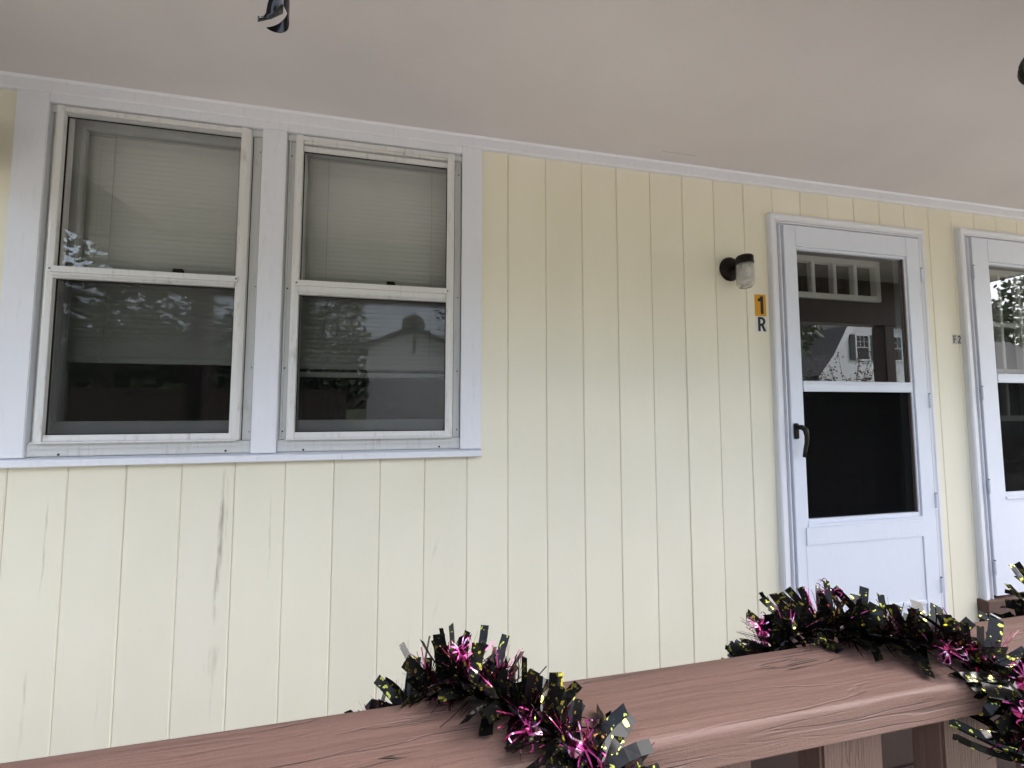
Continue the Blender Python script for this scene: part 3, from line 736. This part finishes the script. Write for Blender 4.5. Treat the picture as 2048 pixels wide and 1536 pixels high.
# die-cut foil spiders among the strips
def spider(c, nrm, up, s=.017):
    c = Vector(c); nrm = Vector(nrm).normalized(); up = Vector(up); up = (up-nrm*up.dot(nrm)).normalized(); rt = up.cross(nrm)
    mb = MB()
    def P(a, b, h=0): return c+rt*(a*s)+up*(b*s)+nrm*(h*s)
    def disc(cx, cy, rx, ry, n=14):
        k = len(mb.v); mb.v.append(tuple(P(cx, cy, .18)))
        for i in range(n): a = 2*math.pi*i/n; mb.v.append(tuple(P(cx+rx*math.cos(a), cy+ry*math.sin(a), 0)))
        for i in range(n): mb.f.append((k, k+1+i, k+1+(i+1) % n))
    disc(0, -.28, .40, .50); disc(0, .36, .24, .24)
    for sgn in (-1, 1):
        for (a0, reach, lift) in ((.32, .75, 1.05), (.16, .95, .72), (0, .95, .15), (-.14, .75, -.75)):
            pts = [P(sgn*.15, .2+a0*.6, 0), P(sgn*(.15+reach*.55), .2+a0+lift*.55, .15), P(sgn*(.15+reach*.95), .2+a0+lift*.65, .1), P(sgn*(.15+reach*1.1), .2+a0+lift*.30, -.05), P(sgn*(.15+reach*1.12), .2+a0+lift*.05, -.1)]
            q = catmull(pts, s*.12); add_strip(mb, q, rt if abs(lift) > .9 else up, s*.12, .5)
    return mb.build('spider_shape', M['pink'], gar, recalc=False)
tocam = lambda c: (cam_p-Vector(c))
for c, up in (((.432, -1.272, .974), (-.5, 0, 1)), ((.062, -1.335, 1.004), (.3, 0, 1)), ((.122, -1.408, .985), (1, 0, .2)), ((.030, -1.295, 1.004), (-.2, 0, 1)), ((.535, -1.275, 1.012), (1, .2, .35)), ((.585, -1.372, .990), (.6, 0, -.6)), ((.612, -1.42, .982), (.7, 0, .4)), ((.595, -1.428, .955), (1, 0, -.5)), ((.588, -1.432, .888), (.1, 0, -1)), ((.085, -1.385, .985), (-.6, 0, .5))):
    n_ = tocam(c)+Vector((rnd.gauss(0, .12), 0, rnd.gauss(0, .12)))
    spider(c, n_, up, rnd.uniform(.011, .0145))

# ================================================================== HANGING DECORATIONS
def hanging(x, y, z, r, label, tail=True):
    h = thing('hanging_ornament', label, 'decoration', (x, y, z), 'black ornaments hung from the porch beam')
    mb = MB(); k = 36; rings = 14
    for i in range(k):                                   # ribbed paper ball
        a = 2*math.pi*i/k; rr = r*(1.0 if i % 2 else .93)
        for j in range(rings+1):
            b = math.pi*j/rings; mb.v.append((x+rr*math.sin(b)*math.cos(a), y+rr*math.sin(b)*math.sin(a), z+rr*math.cos(b)*.97))
    for i in range(k):
        q = (i+1) % k
        for j in range(rings): mb.f.append((i*(rings+1)+j, q*(rings+1)+j, q*(rings+1)+j+1, i*(rings+1)+j+1))
    mb.build('paper_ball', M['black'], h)
    MB().tube([(x, y, z+r*.95), (x+.002, y, (z+2.08)/2), (x, y, 2.085)], .0012, 6).build('string', M['black'], h)
    if tail:
        def curl(cx, cy, zt, zb, turns, r0, r1, ph, wd):
            m_ = MB(); n = 90; pts = []; ws = []
            for i in range(n+1):
                u = i/n; a = ph+turns*2*math.pi*u; rr = r0+(r1-r0)*u
                pts.append(Vector((cx+rr*math.cos(a), cy+rr*math.sin(a), zt+(zb-zt)*u)))
            for sgn in (0, 1):
                for i, p in enumerate(pts):
                    u = i/n; ww = wd*min(1, (1-u)*9+.05); out = Vector((p.x-cx, p.y-cy, 0)).normalized()*(.0004*sgn)
                    m_.v += [tuple(p+out+Vector((0, 0, ww/2))), tuple(p+out-Vector((0, 0, ww/2)))]
            o_ = 2*(n+1)
            for i in range(n):
                m_.f.append((2*i, 2*i+1, 2*i+3, 2*i+2)); m_.f.append((o_+2*i, o_+2*i+2, o_+2*i+3, o_+2*i+1))
            m_.build('curled_ribbon', M['ribbon'], h, smooth=True, recalc=False)
        curl(x+.008, y+.012, z-r*.95, 1.686, 2.7, .012, .0135, R(250), .022)
        m_ = MB()                                            # broad folded end of the ribbon
        for (a, za, b, zb_, yy) in ((-.174, 1.80, -.160, 1.80, -1.300), (-.176, 1.735, -.162, 1.738, -1.303), (-.178, 1.707, -.165, 1.710, -1.306), (-.181, 1.697, -.1645, 1.699, -1.304), (-.1835, 1.690, -.166, 1.690, -1.301), (-.187, 1.687, -.178, 1.6835, -1.299), (-.190, 1.683, -.189, 1.674, -1.303)):
            m_.v += [(a, yy, za), (b, yy-.003, zb_), (b, yy-.0024, zb_), (a, yy+.0006, za)]
        for i in range(6):
            for j in range(4): m_.f.append((4*i+j, 4*i+(j+1) % 4, 4*i+4+(j+1) % 4, 4*i+4+j))
        m_.build('ribbon_end', M['ribbon'], h, smooth=True)
        for (dx, dy, zb) in ((.05, .02, 1.745), (-.05, .03, 1.74), (.0, -.04, 1.75)): curl(x+dx, y+dy, z-r*.85, zb, 2.2, .010, .010, R(60), .014)
    return h
hanging(-.185, -1.308, 1.905, .088, 'black paper ball with a curled black ribbon hanging at the top of the view', True)
hanging(1.030, -1.300, 1.862, .041, 'black round ornament just showing at the right edge under the ceiling', False)

# ================================================================== ACROSS THE STREET (seen in the glass)
M['grass'] = simple('lawn_ground', (.055, .075, .03), .9, var=.3, scale=.7, bmp=.6, bscale=40, bdist=.03)
M['asphalt'] = simple('asphalt', (.05, .05, .052), .85, var=.15, scale=3, bmp=.4, bscale=120)
M['concrete'] = simple('concrete', (.32, .31, .29), .85, var=.1, scale=2)
M['bounce_gravel'] = simple('pale_bounce_gravel', (.25, .235, .215), .9, var=.12, scale=5)  # paleness chosen to throw light up into the porch
M['clap'] = simple('white_clapboard', (.84, .85, .85), .6, var=.03)
M['shutter'] = simple('dark_green_shutter', (.02, .035, .035), .5)
M['shingle'] = simple('grey_shingles', (.05, .05, .055), .9, var=.2, scale=6)
M['bark'] = simple('bark', (.07, .055, .045), .9, var=.25, scale=12, bmp=.6, bscale=60, bdist=.01)
def leaf_mat(nm, col):
    m, t, p = mat(nm); info = nd(t, 'ShaderNodeTexCoord'); n = noise(t, info.outputs['Object'], s=1.1, detail=3)
    t.links.new(mixc(t, ramp(t, n, [(.35, 0.0), (.65, 1.0)]), tuple(c*.6 for c in col), tuple(c*1.35 for c in col)), p.inputs['Base Color']); p.inputs['Roughness'].default_value = .55; return m
M['leaf'] = leaf_mat('tree_leaf', (.05, .085, .03)); M['leaf2'] = leaf_mat('shrub_leaf', (.16, .10, .075))
ZG = -.45
MB().quad((-300, -300, ZG), (300, -300, ZG), (300, 300, ZG), (-300, 300, ZG)).build('ground', M['grass'])['kind'] = 'structure'
MB().box(-120, 120, -9.2, -6.2, ZG-.1, ZG+.006).build('road', M['asphalt'])['kind'] = 'structure'
MB().box(-30, 34, -5.59, -1.9, ZG-.1, ZG+.012).build('bounce_drive', M['bounce_gravel'])['kind'] = 'structure'  # unseen pale ground added to bounce light onto ceiling and wall
MB().box(-120, 120, -5.6, -4.4, ZG-.1, ZG+.03).build('pavement', M['concrete'])['kind'] = 'structure'
def clapboards(mb, outline_x, y, z0, z1, step=.11):
    z = z0
    while z < z1:
        zz = min(z+step, z1); a0, a1 = outline_x((z+zz)/2)
        if a1-a0 > .05: mb.prism([(y, z), (y+.022, z), (y+.006, zz), (y, zz)], 'x', a0, a1)
        z += step
def far_window(par, x, y, z0, z1, wd, shut=True):
    f = MB().frame(x-wd/2-.09, x+wd/2+.09, z0-.09, z1+.09, y, y+.07, .09, .09, .09, .09).box(x-wd/2, x+wd/2, y, y+.05, (z0+z1)/2-.02, (z0+z1)/2+.03)
    for q in (1, 2): f.box(x-wd/2+wd*q/3-.01, x-wd/2+wd*q/3+.01, y, y+.045, (z0+z1)/2, z1)
    f.box(x-wd/2, x+wd/2, y, y+.045, z0+(z1-z0)*.75-.01, z0+(z1-z0)*.75+.01)
    f = f.build('window', M['clap'], par)
    MB().box(x-wd/2+.001, x+wd/2-.001, y+.002, y+.03, z0, z1).build('pane', M['ribbon'], f)
    if shut:
        for s_ in (-1, 1):
            xa = x+s_*(wd/2+.28); MB().box(xa-.18, xa+.18, y+.024, y+.06, z0-.06, z1+.06).build('shutter', M['shutter'], f)
# gambrel house, far right
gx, gy = 25.2, -16.0
hb = thing('gambrel_house', 'white clapboard house with curved gambrel roof and dark shutters across the street', 'house', (gx, gy, ZG))
zl, zk, zp = 3.0, 5.6, 7.6
def gam(z):
    if z < zl: return gx-4.2, gx+4.2
    if z < zk: u = (z-zl)/(zk-zl); hw = 4.2-1.7*u
    else: u = (z-zk)/(zp-zk); hw = 2.5-2.5*u
    return gx-hw, gx+hw
mb = MB(); mb.prism([(gx-4.18, ZG), (gx+4.18, ZG), (gx+4.18, zl), (gx+2.48, zk), (gx, zp-.03), (gx-2.48, zk), (gx-4.18, zl)], 'y', gy-9, gy-.01)
wl = mb.build('wall', M['clap'], hb); mb = MB(); clapboards(mb, gam, gy-.009, ZG, zp-.1); mb.build('clapboards', M['clap'], wl)['kind'] = 'stuff'
rp = [(-4.7, zl-.25), (-3.6, zl+1.0), (-2.6, zk+.02), (0, zp+.1), (2.6, zk+.02), (3.6, zl+1.0), (4.7, zl-.25)]
out = [(gx+a, b+.22) for a, b in rp]; inn = [(gx+a*.985, b+.02) for a, b in rp]
MB().prism(out+inn[::-1], 'y', gy-9.3, gy+.34).build('roof', M['shingle'], hb)
rr_ = [(gx+a*1.004, b+.12) for a, b in rp]; r3 = [(gx+a*.975, b-.34) for a, b in rp]
MB().prism(rr_+r3[::-1], 'y', gy+.342, gy+.38).build('rake_board', M['clap'], hb)
for (x, z0, z1) in ((gx-1.2, 4.0, 5.35), (gx+1.2, 4.0, 5.35), (gx-2.6, 1.15, 2.6), (gx, 1.15, 2.6), (gx+2.6, 1.15, 2.6)): far_window(hb, x, gy+.02, z0, z1, .85)
wx0, wx1 = gx+4.5, gx+19
MB().box(wx0, wx1, gy-8, gy-.8, ZG, 3.2).build('wing_wall', M['clap'], hb)
mb = MB(); clapboards(mb, lambda z: (wx0, wx1), gy-.799, ZG, 3.2); mb.build('wing_clapboards', M['clap'], hb)['kind'] = 'stuff'
MB().prism([(gy-.3, 3.15), (gy-4.4, 6.4), (gy-8.5, 3.15), (gy-8.5, 3.02), (gy-4.4, 6.25), (gy-.3, 3.02)], 'x', wx0-.3, wx1+.3).build('wing_roof', M['shingle'], hb)
MB().box(wx0-.3, wx1+.3, gy-.30, gy-.18, 3.0, 3.14).build('gutter', M['clap'], hb)
for x in (wx0+2, wx0+5.5, wx0+9, wx0+12): far_window(hb, x, gy-.77, 1.0, 2.5, .9)
M['fence'] = simple('brown_fence_wood', (.115, .082, .06), .8, var=.3, scale=3)
fn = thing('board_fence', 'tall brown board fence across the street left of the garage', 'fence', (-9, -10.2, ZG))
fb = None
for i in range(88):
    hz = 2.2+rnd.uniform(-.02, .02)
    if fb is None: o = MB().box(-.060, .060, -.011, .011, 0, 2.2).build('fence_board', M['fence']); fb = o.data
    else: o = bpy.data.objects.new('fence_board', fb); C.objects.link(o)
    o.parent = fn; o.location = (-6+i*.142, rnd.uniform(-.004, .004), 0.02); o.scale = (1, 1, hz/2.2)
for zz in (.4, 1.7): MB().box(-15.1, -2.6, -10.27, -10.22, ZG+zz, ZG+zz+.09).build('fence_rail', M['fence'], fn)
# small white gabled garage straight across
ax, ay = -.95, -14.0
ga_ = thing('garage', 'small white gabled garage straight across the street from the porch', 'garage', (ax, ay, ZG))
MB().prism([(ax-1.7, ZG), (ax+1.7, ZG), (ax+1.7, 3.6), (ax, 4.35), (ax-1.7, 3.6)], 'y', ay-6, ay-.01).build('wall', M['clap'], ga_)
mb = MB(); clapboards(mb, lambda z: (ax-1.7, ax+1.7) if z < 3.6 else (ax-1.7*(4.35-z)/.75, ax+1.7*(4.35-z)/.75), ay-.009, ZG, 4.3); mb.build('clapboards', M['clap'], ga_)['kind'] = 'stuff'
MB().prism([(ax-2.0, 3.50), (ax, 4.40), (ax+2.0, 3.50), (ax+2.0, 3.62), (ax, 4.52), (ax-2.0, 3.62)], 'y', ay-6.2, ay+.25).build('roof', M['shingle'], ga_)
MB().box(ax-1.15, ax+1.15, ay, ay+.04, ZG+.02, 1.9).build('garage_door', M['clap'], ga_)

def crown_mesh(seed, rad, h, n, leaf=.16):
    r = random.Random(seed); mb = MB()
    blobs = [(Vector((r.gauss(0, rad*.42), r.gauss(0, rad*.42), r.uniform(-h*.42, h*.46))), r.uniform(.28, .5)*rad) for _ in range(26)]
    for i in range(n):
        c, rr = blobs[i % len(blobs)]
        d = Vector((r.gauss(0, 1), r.gauss(0, 1), r.gauss(0, .8))); d = d.normalized()*rr*(r.random()**.4)
        p = c+d; a = Vector((r.gauss(0, 1), r.gauss(0, 1), r.gauss(0, 1))).normalized(); b = a.orthogonal().normalized()
        s1, s2 = leaf*r.uniform(.6, 1.3), leaf*r.uniform(.35, .7)
        mb.v += [tuple(p-a*s1), tuple(p+b*s2), tuple(p+a*s1), tuple(p-b*s2)]; k = len(mb.v); mb.f.append((k-4, k-3, k-2, k-1))
    return mb.mesh('crown', M['leaf'], recalc=False)
crowns = [crown_mesh(11, 2.6, 5.5, 3000), crown_mesh(23, 3.0, 6.5, 3600)]
def trunk_mesh(seed, h):
    r = random.Random(seed); mb = MB()
    mb.tube([(0, 0, 0), (.05, .03, h*.35), (-.04, .05, h*.7), (.05, 0, h*1.15)], [.24, .19, .14, .05], 9)
    for k in range(7):
        a = r.uniform(0, 6.28); z0 = h*r.uniform(.5, .95); L = r.uniform(1.2, 2.4)
        mb.tube([(0, 0, z0), (math.cos(a)*L*.5, math.sin(a)*L*.5, z0+L*.45), (math.cos(a)*L, math.sin(a)*L, z0+L*.75)], [.08, .05, .02], 6)
    return mb.mesh('trunk', M['bark'], recalc=False)
thin = crown_mesh(41, 2.9, 5.5, 3200, .12)
dense = crown_mesh(31, 2.8, 6.0, 9000, .2)
trunks = [trunk_mesh(1, 4.0), trunk_mesh(2, 5.0)]
spots = [(-9.6, -11.6, 1.3, 'thin crowned leafy tree just behind the board fence'), (-10.0, -14.5, .72, 'leafy tree second from left beyond the road'), (-5.6, -14.6, 1.05, 'dense leafy tree left of the white garage'), (-27, -15, 1.1, 'leafy tree farthest left beyond the road'),
         (2.6, -24, 1.2, 'leafy tree standing behind and right of the white garage'), (15.0, -14.0, .9, 'leafy tree left of the gambrel house'), (17.5, -22, 1.3, 'tall leafy tree behind the left side of the gambrel house'), (33.5, -29, 1.5, 'tall leafy tree behind the gambrel house wing'), (42, -28, 1.6, 'tall leafy tree at the far end of the wing'), (50, -24, 1.4, 'tall leafy tree beyond the wing end')]
for i, (x, y, s_, lb) in enumerate(spots):
    t_ = thing('leafy_tree', lb, 'tree', (x, y, ZG), 'trees across the street'); h = 4.0 if i % 2 == 0 else 5.0
    dn = i in (1, 2, 5, 6)
    for nm, me, zz in (('trunk', trunks[i % 2], 0), ('crown', thin if i == 0 else dense if dn else crowns[i % 2], 3.6 if dn else h*1.15)):
        o = bpy.data.objects.new(nm, me); C.objects.link(o); o.parent = t_; o.location = (0, 0, zz)
    t_.scale = (s_, s_, s_); t_.rotation_euler = (0, 0, i*1.7)
sh_ = thing('flowering_shrub', 'twiggy shrub with reddish leaves before the gambrel house', 'shrub', (20.6, -14.2, ZG))
r = random.Random(5); mb = MB(); lf = MB()
for k in range(46):
    a = r.uniform(0, 6.28); L = r.uniform(1.8, 4.1); sp_ = r.uniform(.3, 1.3)
    p = [Vector((20.6, -14.2, ZG)), Vector((20.6+math.cos(a)*sp_*.6, -14.2+math.sin(a)*sp_*.6, ZG+L*.55)), Vector((20.6+math.cos(a)*sp_*1.7, -14.2+math.sin(a)*sp_*1.7, ZG+L*1.15))]
    mb.tube(p, [.02, .014, .006], 5)
    for q in range(26):
        u = r.random(); c = p[1].lerp(p[2], u)+Vector((r.gauss(0, .12), r.gauss(0, .12), r.gauss(0, .12))); d = Vector((r.gauss(0, 1), r.gauss(0, 1), r.gauss(0, 1))).normalized()*.06; e = d.orthogonal()*.6
        lf.quad(c-d, c+e, c+d, c-e)
mb.build('stems', M['bark'], sh_, recalc=False); lf.build('foliage', M['leaf2'], sh_, recalc=False)
